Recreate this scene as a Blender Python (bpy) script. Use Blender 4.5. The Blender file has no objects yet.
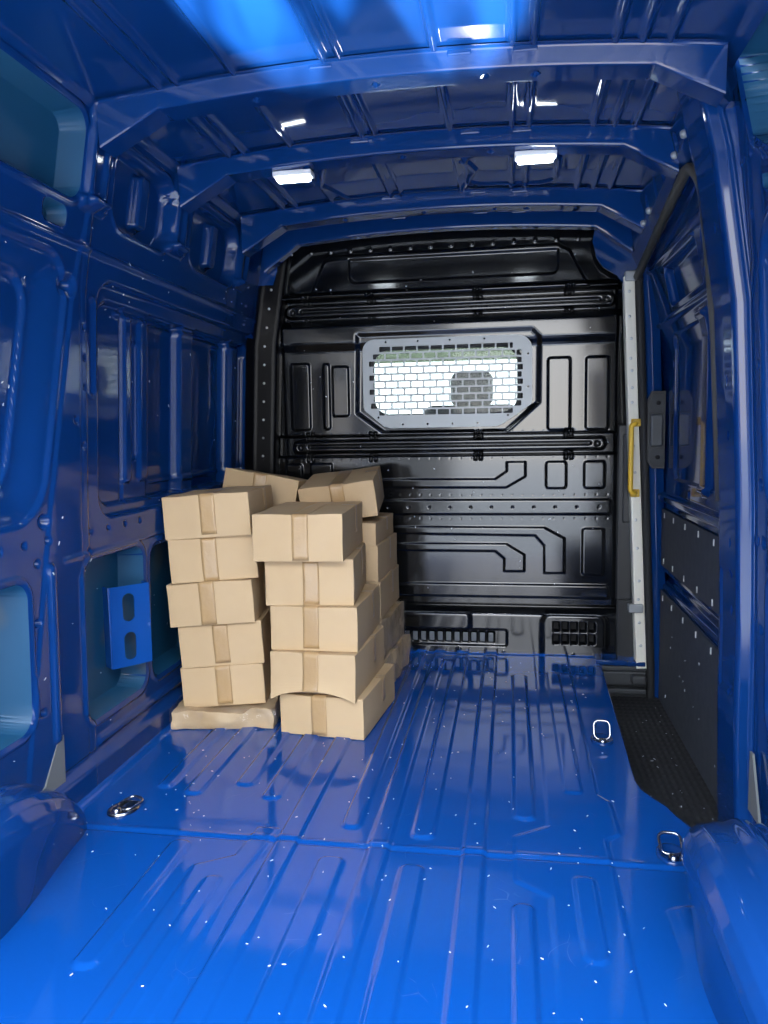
import bpy, bmesh, math, random
import numpy as np
from mathutils import Vector, Matrix, noise
random.seed(7)
S = bpy.context.scene
COL = S.collection
PI = math.pi

# ------------------------------------------------------------------ materials
def mat(name, base, rough=.5, metal=0., spec=.5, coat=0., coat_rough=.03, emit=None, emit_s=0.):
    m = bpy.data.materials.new(name); m.use_nodes = True
    b = m.node_tree.nodes['Principled BSDF']
    b.inputs['Base Color'].default_value = (*base, 1)
    b.inputs['Roughness'].default_value = rough
    b.inputs['Metallic'].default_value = metal
    b.inputs['Specular IOR Level'].default_value = spec
    b.inputs['Coat Weight'].default_value = coat
    b.inputs['Coat Roughness'].default_value = coat_rough
    if emit:
        b.inputs['Emission Color'].default_value = (*emit, 1)
        b.inputs['Emission Strength'].default_value = emit_s
    return m

def vary(m, c1, c2, scale=4., detail=4., stretch=(1, 1, 1), lo=.35, hi=.65):
    nt = m.node_tree; b = nt.nodes['Principled BSDF']
    tc = nt.nodes.new('ShaderNodeTexCoord'); mp = nt.nodes.new('ShaderNodeMapping')
    mp.inputs['Scale'].default_value = stretch
    n = nt.nodes.new('ShaderNodeTexNoise'); n.inputs['Scale'].default_value = scale; n.inputs['Detail'].default_value = detail
    r = nt.nodes.new('ShaderNodeValToRGB')
    r.color_ramp.elements[0].position = lo; r.color_ramp.elements[0].color = (*c1, 1)
    r.color_ramp.elements[1].position = hi; r.color_ramp.elements[1].color = (*c2, 1)
    L = nt.links.new
    L(tc.outputs['Object'], mp.inputs['Vector']); L(mp.outputs[0], n.inputs['Vector'])
    L(n.outputs['Fac'], r.inputs['Fac']); L(r.outputs['Color'], b.inputs['Base Color'])
    return n

def bump(m, scale, dist, strength=.3, stretch=(1, 1, 1), detail=2.):
    nt = m.node_tree; b = nt.nodes['Principled BSDF']
    tc = nt.nodes.new('ShaderNodeTexCoord'); mp = nt.nodes.new('ShaderNodeMapping'); mp.inputs['Scale'].default_value = stretch
    n = nt.nodes.new('ShaderNodeTexNoise'); n.inputs['Scale'].default_value = scale; n.inputs['Detail'].default_value = detail
    bp = nt.nodes.new('ShaderNodeBump'); bp.inputs['Distance'].default_value = dist; bp.inputs['Strength'].default_value = strength
    L = nt.links.new
    L(tc.outputs['Object'], mp.inputs['Vector']); L(mp.outputs[0], n.inputs['Vector'])
    L(n.outputs['Fac'], bp.inputs['Height']); L(bp.outputs[0], b.inputs['Normal'])

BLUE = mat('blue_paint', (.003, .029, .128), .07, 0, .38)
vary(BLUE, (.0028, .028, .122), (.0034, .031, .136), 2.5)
FLOORM = mat('blue_paint_brightened', (.003, .05, .25), .08, 0, .6)  # same paint as the body, lightened to carry the strong light on the floor
# fine scuffs on the loading floor
def scuffs(m):
    nt = m.node_tree; b = nt.nodes['Principled BSDF']; L = nt.links.new
    tc = nt.nodes.new('ShaderNodeTexCoord')
    mx = nt.nodes.new('ShaderNodeMix'); mx.data_type = 'RGBA'
    n1 = nt.nodes.new('ShaderNodeTexNoise'); n1.inputs['Scale'].default_value = 9; n1.inputs['Detail'].default_value = 6
    w = nt.nodes.new('ShaderNodeTexVoronoi'); w.feature = 'DISTANCE_TO_EDGE'; w.inputs['Scale'].default_value = 7
    r = nt.nodes.new('ShaderNodeValToRGB')
    r.color_ramp.elements[0].position = .0; r.color_ramp.elements[0].color = (1, 1, 1, 1)
    r.color_ramp.elements[1].position = .006; r.color_ramp.elements[1].color = (0, 0, 0, 1)
    r2 = nt.nodes.new('ShaderNodeValToRGB')
    r2.color_ramp.elements[0].position = .58; r2.color_ramp.elements[0].color = (0, 0, 0, 1)
    r2.color_ramp.elements[1].position = .68; r2.color_ramp.elements[1].color = (.25, .25, .25, 1)
    mu = nt.nodes.new('ShaderNodeMath'); mu.operation = 'MULTIPLY'
    nw = nt.nodes.new('ShaderNodeTexNoise'); nw.inputs['Scale'].default_value = 4
    va = nt.nodes.new('ShaderNodeMixRGB'); va.blend_type = 'ADD'; va.inputs['Fac'].default_value = .35
    L(tc.outputs['Object'], va.inputs[1]); L(nw.outputs['Color'], va.inputs[2]); L(tc.outputs['Object'], nw.inputs['Vector'])
    L(va.outputs[0], w.inputs['Vector']); L(tc.outputs['Object'], n1.inputs['Vector'])
    L(w.outputs['Distance'], r.inputs['Fac']); L(n1.outputs['Fac'], r2.inputs['Fac'])
    L(r.outputs['Color'], mu.inputs[0]); L(r2.outputs['Color'], mu.inputs[1])
    mx.inputs['A'].default_value = (.0025, .050, .23, 1); mx.inputs['B'].default_value = (.16, .22, .42, 1)
    L(mu.outputs[0], mx.inputs['Factor']); L(mx.outputs['Result'], b.inputs['Base Color'])
scuffs(FLOORM)
CAVITY = mat('cavity_primer', (.01, .16, .24), .55)
vary(CAVITY, (.003, .055, .12), (.13, .11, .07), 3.2, 1.5, lo=.56, hi=.70)
BRACKET = mat('bracket_blue', (.004, .06, .27), .25, 0, .5, .3)
BLACK = mat('black_satin_steel', (.0035, .004, .005), .11, 0, .6)
DARK = mat('black_plastic', (.012, .013, .015), .45)
RUBBER = mat('rubber', (.012, .012, .013), .7)
SEAL = mat('weather_seal', (.06, .055, .045), .6)
BOARD = mat('grey_hardboard', (.042, .047, .058), .75)
vary(BOARD, (.038, .043, .054), (.048, .053, .065), 30)
PIN = mat('pale_fastener', (.45, .45, .43), .5)
CREAM = mat('cream_strip', (.80, .76, .64), .45)
YELLOW = mat('yellow_plastic', (.72, .44, .03), .4)
GALV = mat('grey_guard_steel', (.30, .315, .32), .42, .25)
CHROME = mat('zinc_chrome', (.38, .39, .41), .2, 1.)
SCREW = mat('screw_zinc', (.6, .6, .58), .3, .8)
HOLE = mat('hole_black', (.002, .002, .003), .8)
STEP = mat('dark_step_plastic', (.03, .032, .034), .6)
FOAM = mat('pale_lint', (.5, .53, .56), .7)
CARD = mat('cardboard', (.49, .335, .18), .75, 0, .25)
vary(CARD, (.47, .32, .168), (.53, .37, .205), 3., 5)
bump(CARD, 60, .0006, .25, (9, 1, 1))
CARD2 = mat('worn_cardboard', (.44, .32, .20), .7, 0, .3)
vary(CARD2, (.43, .29, .15), (.54, .39, .23), 7., 5)
bump(CARD2, 14, .006, .5)
TAPE = mat('brown_tape', (.42, .265, .12), .3, 0, .4, .3, .12)
bump(TAPE, 38, .004, .6, (1, 1, 1), 3)
FABRIC = mat('grey_seat_fabric', (.03, .035, .035), .9)
GROUND = mat('asphalt', (.2, .2, .2), .9)
vary(GROUND, (.44, .44, .43), (.52, .51, .50), 1.2, 8)
PALEWALL = mat('pale_added_wall', (.33, .33, .32), .9)
GREYWALL = mat('grey_added_wall', (.2, .2, .2), .9)
LED = mat('led_diffuser', (.9, .9, .9), .4, emit=(.82, .92, 1.), emit_s=14)
WHITEP = mat('white_plastic', (.8, .8, .8), .4)

def clear_mat(name, tint, gloss=.06, rough=.05):
    m = bpy.data.materials.new(name); m.use_nodes = True
    nt = m.node_tree; nt.nodes.clear()
    o = nt.nodes.new('ShaderNodeOutputMaterial'); t = nt.nodes.new('ShaderNodeBsdfTransparent')
    g = nt.nodes.new('ShaderNodeBsdfGlossy'); x = nt.nodes.new('ShaderNodeMixShader')
    t.inputs['Color'].default_value = (*tint, 1); g.inputs['Roughness'].default_value = rough
    f = nt.nodes.new('ShaderNodeLayerWeight'); pw = nt.nodes.new('ShaderNodeMath'); pw.operation = 'POWER'; pw.inputs[1].default_value = 4
    ad = nt.nodes.new('ShaderNodeMath'); ad.operation = 'MULTIPLY_ADD'; ad.inputs[1].default_value = .5; ad.inputs[2].default_value = gloss; ad.use_clamp = True
    nt.links.new(f.outputs['Facing'], pw.inputs[0]); nt.links.new(pw.outputs[0], ad.inputs[0]); nt.links.new(ad.outputs[0], x.inputs[0])
    nt.links.new(t.outputs[0], x.inputs[1]); nt.links.new(g.outputs[0], x.inputs[2])
    nt.links.new(x.outputs[0], o.inputs['Surface'])
    return m
GLASS = clear_mat('clear_glass', (.92, .95, .93), .012)
TINT = clear_mat('green_tinted_glass', (.31, .34, .28), .02)
FILM = clear_mat('clear_stretch_film', (.985, .985, .985), .06, .2)
_nt = FILM.node_tree
_tc = _nt.nodes.new('ShaderNodeTexCoord'); _n = _nt.nodes.new('ShaderNodeTexNoise'); _n.inputs['Scale'].default_value = 22; _n.inputs['Detail'].default_value = 4
_b = _nt.nodes.new('ShaderNodeBump'); _b.inputs['Distance'].default_value = .01; _b.inputs['Strength'].default_value = .45
_nt.links.new(_tc.outputs['Object'], _n.inputs['Vector']); _nt.links.new(_n.outputs['Fac'], _b.inputs['Height'])
for nd in _nt.nodes:
    if nd.type == 'BSDF_GLOSSY': _nt.links.new(_b.outputs[0], nd.inputs['Normal'])

# ------------------------------------------------------------------ object helpers
def link(o, parent=None):
    COL.objects.link(o)
    if parent is not None: o.parent = parent
    return o
def tag(o, label, cat, group=None):
    o['label'] = label; o['category'] = cat
    if group: o['group'] = group
    return o
def structure(o, label=None, cat=None):
    o['kind'] = 'structure'
    if label: o['label'] = label
    if cat: o['category'] = cat
    return o
def empty(name, loc, rot=(0, 0, 0)):
    o = bpy.data.objects.new(name, None); o.location = loc; o.rotation_euler = rot; o.empty_display_size = .05
    return link(o)
def mesh_obj(name, bm, m, parent=None, smooth=False, loc=(0, 0, 0), rot=(0, 0, 0)):
    me = bpy.data.meshes.new(name); bm.normal_update(); bm.to_mesh(me); bm.free()
    for x in (m if isinstance(m, (list, tuple)) else [m]): me.materials.append(x)
    if smooth: me.polygons.foreach_set('use_smooth', [True]*len(me.polygons))
    o = bpy.data.objects.new(name, me); o.location = loc; o.rotation_euler = rot
    return link(o, parent)

def hf(name, us, vs, fn, mats, parent=None, idx=None, keep=None, flip=False):
    """dense pressed-sheet surface: fn(U,V) -> X,Y,Z arrays"""
    U, V = np.meshgrid(us, vs, indexing='ij')
    X, Y, Z = fn(U, V)
    nu, nv = U.shape
    co = np.stack([X, Y, Z], -1).reshape(-1, 3).astype(np.float32)
    i = np.arange(nu*nv).reshape(nu, nv)
    q = np.stack([i[:-1, :-1], i[1:, :-1], i[1:, 1:], i[:-1, 1:]], -1)
    if flip: q = q[..., ::-1]
    uc = (U[:-1, :-1]+U[1:, 1:])/2; vc = (V[:-1, :-1]+V[1:, 1:])/2
    k = np.ones(uc.shape, bool) if keep is None else keep(uc, vc)
    mi = (np.zeros(uc.shape, int) if idx is None else idx(uc, vc))[k].reshape(-1)
    q = q[k].reshape(-1, 4)
    used = np.unique(q); rm = np.zeros(nu*nv, np.int64); rm[used] = np.arange(len(used)); q = rm[q]; co = co[used]
    me = bpy.data.meshes.new(name)
    me.vertices.add(len(co)); me.vertices.foreach_set('co', co.reshape(-1))
    me.loops.add(q.size); me.loops.foreach_set('vertex_index', q.reshape(-1).astype(np.int32))
    me.polygons.add(len(q)); me.polygons.foreach_set('loop_start', np.arange(0, q.size, 4, dtype=np.int32))
    me.update(calc_edges=True)
    for x in (mats if isinstance(mats, (list, tuple)) else [mats]): me.materials.append(x)
    me.polygons.foreach_set('material_index', mi.astype(np.int32))
    me.polygons.foreach_set('use_smooth', np.ones(len(q), bool))
    me.validate()
    return link(bpy.data.objects.new(name, me), parent)

def rr(u, v, u0, u1, v0, v1, r):
    cu, cv = (u0+u1)/2, (v0+v1)/2
    qx = np.abs(u-cu)-(u1-u0)/2+r; qy = np.abs(v-cv)-(v1-v0)/2+r
    return np.hypot(np.maximum(qx, 0), np.maximum(qy, 0))+np.minimum(np.maximum(qx, qy), 0)-r
def poly(u, v, pts):
    d = np.full(u.shape, 1e9); s = np.ones(u.shape)
    n = len(pts)
    for i in range(n):
        ax, ay = pts[i]; bx, by = pts[i-1]
        ex, ey = bx-ax, by-ay; wx, wy = u-ax, v-ay
        t = np.clip((wx*ex+wy*ey)/(ex*ex+ey*ey+1e-12), 0, 1)
        d = np.minimum(d, (wx-ex*t)**2+(wy-ey*t)**2)
        c1 = v >= ay; c2 = v < by; c3 = ex*wy > ey*wx
        s = np.where((c1 & c2 & c3) | (~c1 & ~c2 & ~c3), -s, s)
    return s*np.sqrt(d)
def seg(u, v, pts, r):
    d = np.full(u.shape, 1e9)
    for (ax, ay), (bx, by) in zip(pts[:-1], pts[1:]):
        ex, ey = bx-ax, by-ay; wx, wy = u-ax, v-ay
        t = np.clip((wx*ex+wy*ey)/(ex*ex+ey*ey+1e-12), 0, 1)
        d = np.minimum(d, np.hypot(wx-ex*t, wy-ey*t))
    return d-r
def ss(t): t = np.clip(t, 0, 1); return t*t*(3-2*t)
def emb(sd, w): return ss(-sd/w+.5)           # 1 inside, edge centred on the outline
def ring(sd, r): return ss(1-np.abs(sd)/r)     # a bead along the outline

def snap(u, v, fns, tol=.0032):
    """pull grid points that lie next to a cut-out's outline onto that outline"""
    u, v = u.copy(), v.copy(); e = 1e-4
    for f in fns:
        sd = f(u, v); k = np.abs(sd) < tol
        gx = (f(u+e, v)-f(u-e, v))/(2*e); gy = (f(u, v+e)-f(u, v-e))/(2*e); g = np.maximum(np.hypot(gx, gy), .3)
        u = np.where(k, u-sd*gx/g**2, u); v = np.where(k, v-sd*gy/g**2, v)
    return u, v
def cut(sd): return ss(-(sd+.0015)/.002+.5)
def add_box(bm, x0, x1, y0, y1, z0, z1, bev=0., seg_=2, mi=0, M=None):
    r = bmesh.ops.create_cube(bm, size=1.)
    vs = r['verts']
    for v in vs: v.co = Vector(((x0+x1)/2+v.co.x*(x1-x0), (y0+y1)/2+v.co.y*(y1-y0), (z0+z1)/2+v.co.z*(z1-z0)))
    fs = list({f for v in vs for f in v.link_faces})
    if bev:
        rb = bmesh.ops.bevel(bm, geom=list({e for v in vs for e in v.link_edges}), offset=bev, segments=seg_, profile=.5, affect='EDGES')
        fs = list(set(rb['faces']) | {f for f in fs if f.is_valid})
        vs = list({v for f in fs for v in f.verts})
    for f in fs: f.material_index = mi
    if M is not None: bmesh.ops.transform(bm, matrix=M, verts=vs)
    return vs
def add_tube(bm, pts, r, n=10, closed=False, mi=0):
    pts = [Vector(p) for p in pts]; N = len(pts); rings = []; prev = None
    for i, p in enumerate(pts):
        if closed: t = (pts[(i+1) % N]-pts[i-1]).normalized()
        else: t = (pts[min(i+1, N-1)]-pts[max(i-1, 0)]).normalized()
        if prev is None:
            a = Vector((0, 0, 1)) if abs(t.z) < .9 else Vector((1, 0, 0))
            u = t.cross(a).normalized()
        else: u = (prev-t*prev.dot(t)).normalized()
        prev = u; w = t.cross(u)
        rings.append([bm.verts.new(p+(u*math.cos(2*PI*k/n)+w*math.sin(2*PI*k/n))*r) for k in range(n)])
    for i in range(N if closed else N-1):
        a, b = rings[i], rings[(i+1) % N]
        for k in range(n):
            f = bm.faces.new((a[k], a[(k+1) % n], b[(k+1) % n], b[k])); f.smooth = True; f.material_index = mi
    if not closed:
        bm.faces.new(rings[0][::-1]); bm.faces.new(rings[-1])
def arc_path(pts, r, n=6):
    """round the corners of a polyline"""
    out = [Vector(pts[0])]
    for i in range(1, len(pts)-1):
        a, b, c = Vector(pts[i-1]), Vector(pts[i]), Vector(pts[i+1])
        d1 = (a-b).normalized(); d2 = (c-b).normalized()
        rr_ = min(r, (a-b).length*.49, (c-b).length*.49)
        p, q = b+d1*rr_, b+d2*rr_
        for k in range(n+1):
            t = k/n; out.append(p*(1-t)**2+b*2*t*(1-t)+q*t*t)
    out.append(Vector(pts[-1])); return out
def add_prism(bm, pts, axis, a, b, mi=0):
    """polygon pts (2D) extruded along axis 'x','y' or 'z' from a to b"""
    def P(p, t): return {'x': (t, p[0], p[1]), 'y': (p[0], t, p[1]), 'z': (p[0], p[1], t)}[axis]
    A = [bm.verts.new(P(p, a)) for p in pts]; B = [bm.verts.new(P(p, b)) for p in pts]
    fs = [bm.faces.new(A), bm.faces.new(B[::-1])]
    for i in range(len(pts)):
        j = (i+1) % len(pts); fs.append(bm.faces.new((A[i], B[i], B[j], A[j])))
    for f in fs: f.material_index = mi
    bmesh.ops.recalc_face_normals(bm, faces=fs)
def add_dome(bm, c, nrm, r, h, n=12, mi=0):
    """low button (screw head) on a surface"""
    nrm = Vector(nrm).normalized(); a = Vector((0, 0, 1)) if abs(nrm.z) < .9 else Vector((1, 0, 0))
    u = nrm.cross(a).normalized(); w = nrm.cross(u); c = Vector(c)
    prof = [(1, -.002), (1, h*.4), (.75, h*.85), (.3, h)]
    rs = [[bm.verts.new(c+(u*math.cos(2*PI*k/n)+w*math.sin(2*PI*k/n))*r*q+nrm*z) for k in range(n)] for q, z in prof]
    fs = []
    for A, B in zip(rs[:-1], rs[1:]):
        for k in range(n): fs.append(bm.faces.new((A[k], A[(k+1) % n], B[(k+1) % n], B[k])))
    fs.append(bm.faces.new(rs[-1]))
    for f in fs: f.material_index = mi; f.smooth = True
    bmesh.ops.recalc_face_normals(bm, faces=fs)
def rrpts(x0, x1, z0, z1, r, n=6):
    o = []
    for cx, cz, a in ((x1-r, z1-r, 0), (x0+r, z1-r, 90), (x0+r, z0+r, 180), (x1-r, z0+r, 270)):
        for k in range(n+1):
            t = math.radians(a+90*k/n); o.append((cx+r*math.cos(t), cz+r*math.sin(t)))
    return o
def plate_with_holes(name, outer, holes, th, m, parent, M):
    """flat sheet (2D curve, filled, with holes) turned into a mesh of thickness th"""
    cu = bpy.data.curves.new(name, 'CURVE'); cu.dimensions = '2D'; cu.fill_mode = 'BOTH'; cu.extrude = th/2
    for pts in [outer]+holes:
        s = cu.splines.new('POLY'); s.points.add(len(pts)-1); s.use_cyclic_u = True
        for q, p in zip(s.points, pts): q.co = (p[0], p[1], 0, 1)
    tmp = bpy.data.objects.new('tmp', cu); COL.objects.link(tmp)
    dg = bpy.context.evaluated_depsgraph_get(); dg.update()
    me = bpy.data.meshes.new_from_object(tmp.evaluated_get(dg))
    bpy.data.objects.remove(tmp); bpy.data.curves.remove(cu)
    me.name = name; me.materials.clear(); me.materials.append(m); me.transform(M)
    return link(bpy.data.objects.new(name, me), parent)
XZ = lambda y: Matrix(((1, 0, 0, 0), (0, 0, -1, y), (0, 1, 0, 0), (0, 0, 0, 1)))   # plate in the x-z plane

# ------------------------------------------------------------------ van body: measures (metres)
YB = 3.42          # bulkhead
YR = .62           # rear opening
def xl(z): return -np.interp(z, [-.2, 0, .8, 1.4, 1.65, 1.93], [.925, .915, .895, .865, .825, .775])
def xr_(z): return np.interp(z, [-.2, 0, .8, 1.4, 1.65, 1.93], [.915, .905, .885, .855, .825, .79])
def zc(x):
    a = np.abs(x)
    return 1.915-.028*(a/.6)**2-.11*np.clip((a-.77)/.06, 0, 2)**1.6

# ---- floor -----------------------------------------------------------------
def xr_floor(y): return np.interp(y, [.5, 1.82, 1.86, 1.93, 2.0, 2.05, 2.09, 2.14, 2.2, 3.5],
                                  [.915, .915, .80, .735, .705, .69, .665, .640, .632, .668])
beads = [  # x0, x1, y0, y1: raised flat ribs
    (-.145, -.098, 1.825, 3.60), (-.060, -.010, .4, 3.60), (.038, .092, 1.80, 3.60), (.168, .220, .4, 3.60),
    (.290, .342, 1.925, 3.13), (.425, .478, 2.08, 3.172),
    (.030, .083, .4, 1.678), (.286, .328, .4, 1.562), (.417, .466, 1.39, 1.68),
    (-.165, -.106, .4, 1.686), (-.405, -.362, .4, 1.573), (-.548, -.500, 1.25, 1.711),
    (-.290, -.238, .4, 3.60), (-.40, -.35, 1.95, 3.60), (-.50, -.45, 2.02, 3.60), (-.63, -.58, 1.95, 3.60), (-.72, -.68, 1.98, 3.60)]
def floor_h(u, v):
    h = np.zeros(u.shape)
    for a, b, c, d in beads:
        h = np.maximum(h, .007*emb(rr(u, v, a, b, c, d, .02), .011))
    hi = poly(u, v, [(.386, 3.6), (.374, 1.90), (.29, 1.84), (.29, 1.645), (.365, 1.595), (.363, .4), (.503, .4), (.512, 1.85), (.549, 1.88), (.545, 2.05), (.516, 2.09), (.53, 3.6)])
    h = np.maximum(h, .0035*emb(hi, .010)+0*h)
    h = np.maximum(h, .0075*emb(rr(u, v, .425, .478, 2.08, 3.172, .02), .011))
    hl = poly(u, v, [(-.358, 1.80), (-.37, 1.665), (-.452, 1.612), (-.44, .4), (-.33, .4), (-.33, 1.55), (-.30, 1.80)])
    h = np.maximum(h, .004*emb(hl, .010))
    h = np.maximum(h, .006*emb(rr(u, v, .62, .66, 1.1, 1.60, .02), .012))
    h = h-.0045*ss(1-np.abs(v-1.742)/.009)+.002*ss(1-np.abs(v-1.758)/.012)
    h = h+.010*ss((-.855-u)/.03)                       # foot of the left wall
    h = h+.004*ss((v-3.40)/.02)
    return h
us = np.concatenate([np.arange(-.93, .56, .0045), [.56]])
ext = np.linspace(0, 1, 30)[1:]
def floor_fn(U, V):
    xr = xr_floor(V)
    t = np.clip(U-.56, 0, 1)                           # last strip stretches to the step edge
    X = np.where(U <= .56, U, .56+(xr-.56)*np.clip(t, 0, 1))
    Z = floor_h(X, V)
    k = U > 1.6                                        # the riser of the step well
    X = np.where(k, xr-.002+.012*np.clip((U-1.6)/.2, 0, 1), X)
    Z = np.where(k, -.155*np.clip((U-1.6)/.4, 0, 1)-.004, Z)
    return X, V, Z
us_f = np.concatenate([us, .56+ext, [1.64, 1.7, 1.8, 1.9, 2.0]])
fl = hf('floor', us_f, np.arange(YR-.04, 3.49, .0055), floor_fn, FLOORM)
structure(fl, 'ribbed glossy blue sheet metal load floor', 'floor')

# ---- step well beside the sliding door ---------------------------------------
def step_h(u, v):
    z = np.full(u.shape, -.148)
    for x in np.arange(.70, .90, .022):
        z = z+.004*emb(np.abs(u-x)-.005, .006)*(.6+.4*np.sign(np.sin(v*160)))
    return z
sm = hf('step_mat', np.arange(.60, .935, .004), np.arange(1.80, 3.36, .006), lambda U, V: (U, V, step_h(U, V)), RUBBER)
tag(sm, 'black ribbed rubber step tread in the well beside the sliding door', 'step mat')
bm = bmesh.new()
add_box(bm, .645, .86, 3.34, 3.46, -.16, -.012, .008)
add_box(bm, .655, .85, 3.30, 3.345, -.125, -.10, .006)
add_box(bm, .66, .85, 3.315, 3.345, -.09, -.03, .006)
add_box(bm, .785, .845, 3.27, 3.345, -.075, -.035, .010)
o = mesh_obj('trim_5', bm, STEP); structure(o, 'dark plastic step end block at the front of the step well', 'trim')

bm = bmesh.new(); add_box(bm, .645, .775, 3.335, 3.45, -.010, .012, .004); add_box(bm, .775, .85, 3.335, 3.45, -.012, .008, .004)
structure(mesh_obj('trim_12', bm, BLUE), 'blue sill lip at the front of the step well', 'trim')
CUT_L = [lambda u, v, q=q: rr(u, v, *q) for q in ((1.08, 1.705, .27, .65, .05), (1.955, 2.315, .185, .655, .05), (2.365, 2.76, .19, .64, .05), (1.05, 1.925, 1.615, 1.83, .05), (1.775, 1.875, 1.535, 1.59, .022))]
CUT_R = [lambda u, v: rr(u, v, 1.08, 1.93, .27, .65, .05), lambda u, v: poly(u, v, [(1.0, 1.855), (1.985, 1.855), (1.935, 1.66), (1.79, 1.57), (1.0, 1.57)]),
         lambda u, v: poly(u, v, [(1.90, 1.562), (1.90, 1.535), (1.83, 1.49), (1.80, 1.51), (1.82, 1.545)])]
# ---- left wall ----------------------------------------------------------------
def lw(u, v):
    d = np.zeros(u.shape)
    # blind window towards the bulkhead
    w2 = rr(u, v, 2.055, 3.40, .765, 1.445, .075)
    d += .022*emb(w2, .013)-.005*ring(w2, .008)
    w2b = rr(u, v, 2.09, 3.365, .80, 1.395, .06)
    deep = emb(w2b, .011)
    inn = np.zeros(u.shape)
    for a, b in ((2.10, 2.245), (2.255, 2.42), (2.69, 2.80), (3.16, 3.275)):
        inn = np.maximum(inn, emb(rr(u, v, a, b, .70, 1.5, .01), .009))
    flat = emb(rr(u, v, 2.0, 2.235, .70, 1.5, .01), .012)
    d += deep*(.055-.042*np.maximum(inn, flat))
    d -= .012*deep*emb(rr(u, v, 2.25, 2.30, .86, 1.37, .012), .01)
    d -= .012*deep*emb(rr(u, v, 2.355, 2.41, .86, 1.37, .012), .01)
    d += .018*deep*emb(rr(u, v, 2.315, 2.345, .93, 1.30, .012), .008)
    d -= .010*deep*emb(rr(u, v, 3.18, 3.255, .84, 1.375, .012), .012)
    d -= .006*deep*(emb(rr(u, v, 2.5, 3.3, .84, .86, .01), .012)+emb(rr(u, v, 2.2, 3.3, 1.365, 1.38, .01), .01))
    d -= .007*seg(u, v, [(2.10, 1.425), (3.35, 1.425)], 0).__lt__(.006)*0
    # first blind window
    ul = u+.20*(1.40-v)
    w1 = rr(ul, v, .72, 1.905, .785, 1.475, .12)
    d += .010*emb(w1, .014)-.004*ring(w1, .010)+.030*ss(-w1/.105)
    w1b = rr(ul, v, .80, 1.795, .865, 1.405, .09)
    d += .012*emb(w1b, .016)-.004*ring(w1b, .010)
    # lower openings
    for f in CUT_L[:3]:
        q = f(u, v); d += .085*cut(q)-.005*ring(q-.014, .010)
    # upright seams, slot and beads between them
    d -= .012*emb(rr(u, v, 1.785, 1.81, .20, .675, .012), .012)
    d -= .006*emb(np.maximum(np.maximum(1.925-ul, u-1.99), np.abs(v-.86)-.76), .010)
    d += .009*emb(rr(u, v, 2.005, 2.035, 1.12, 1.385, .014), .008)
    d -= .004*ring(rr(u, v, 2.0, 2.04, 1.115, 1.39, .019), .006)
    d += .003*ss(1-np.abs(u-1.955)/.004)*(v < 1.6)
    d -= .004*emb(rr(u, v, 1.93, 1.945, .22, .62, .006), .008)
    d += .006*emb(rr(u, v, 1.88, 1.935, 1.375, 1.425, .02), .006)
    # horizontal swages
    d -= .005*emb(rr(u, v, 1.86, 3.5, .672, .682, .004), .008)
    d -= .010*emb(rr(u, v, 2.0, 3.5, .105, .13, .012), .012)
    d -= .028*ss((.095-v)/.03)
    # upper openings below the roof
    u1 = CUT_L[3](u, v); d += .07*cut(u1)-.005*ring(u1-.013, .010)
    d += .05*cut(CUT_L[4](u, v))
    for a, b in ((2.09, 2.46), (2.62, 3.06)):
        q = rr(u, v, a, b, 1.60, 1.815, .07)
        d += .05*emb(q, .012)-.004*ring(q-.01, .01)
        d -= .035*emb(rr(u, v, (a+b)/2-.01, (a+b)/2+.05, 1.635, 1.79, .015), .008)
    d -= .006*emb(rr(u, v, .6, 3.5, 1.50, 1.515, .006), .012)
    # feet of the roof bows
    for y in (1.985, 2.50, 3.12):
        d -= .022*emb(rr(u, v, y-.045, y+.045, 1.615, 2.2, .015), .010)
        d += .010*emb(rr(u, v, y-.022, y+.022, 1.645, 2.2, .01), .010)
        d -= .018*emb(rr(u, v, y-.06, y+.06, 1.605, 1.635, .01), .010)
    # holes
    for y, z, r in [(1.607, .739, .007), (1.70, .739, .007), (1.796, .739, .007), (2.005, .737, .006), (2.104, .737, .006), (2.204, .736, .006), (2.301, .736, .006),
                    (1.781, .79, .017), (1.75, .687, .008), (1.744, .535, .008), (1.988, .683, .008), (1.744, .30, .008), (1.905, 1.40, .012),
                    (1.975, 1.30, .005), (1.975, 1.22, .005), (1.975, 1.14, .005), (1.93, 1.05, .006), (1.97, .98, .005)]:
        d += .02*emb(np.hypot(u-y, v-z)-r, .005)
    return d
def lw_idx(u, v):
    c = np.zeros(u.shape, int)
    for f in CUT_L: c[f(u, v) < -.0006] = 1
    return c
def lw_fn(U, V):
    u, v = snap(U, V, CUT_L); return xl(v)-lw(u, v), u, v
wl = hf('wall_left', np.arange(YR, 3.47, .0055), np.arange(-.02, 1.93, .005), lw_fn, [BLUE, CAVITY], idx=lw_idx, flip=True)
structure(wl, 'glossy blue left side wall with blind windows and openings', 'wall')

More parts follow.
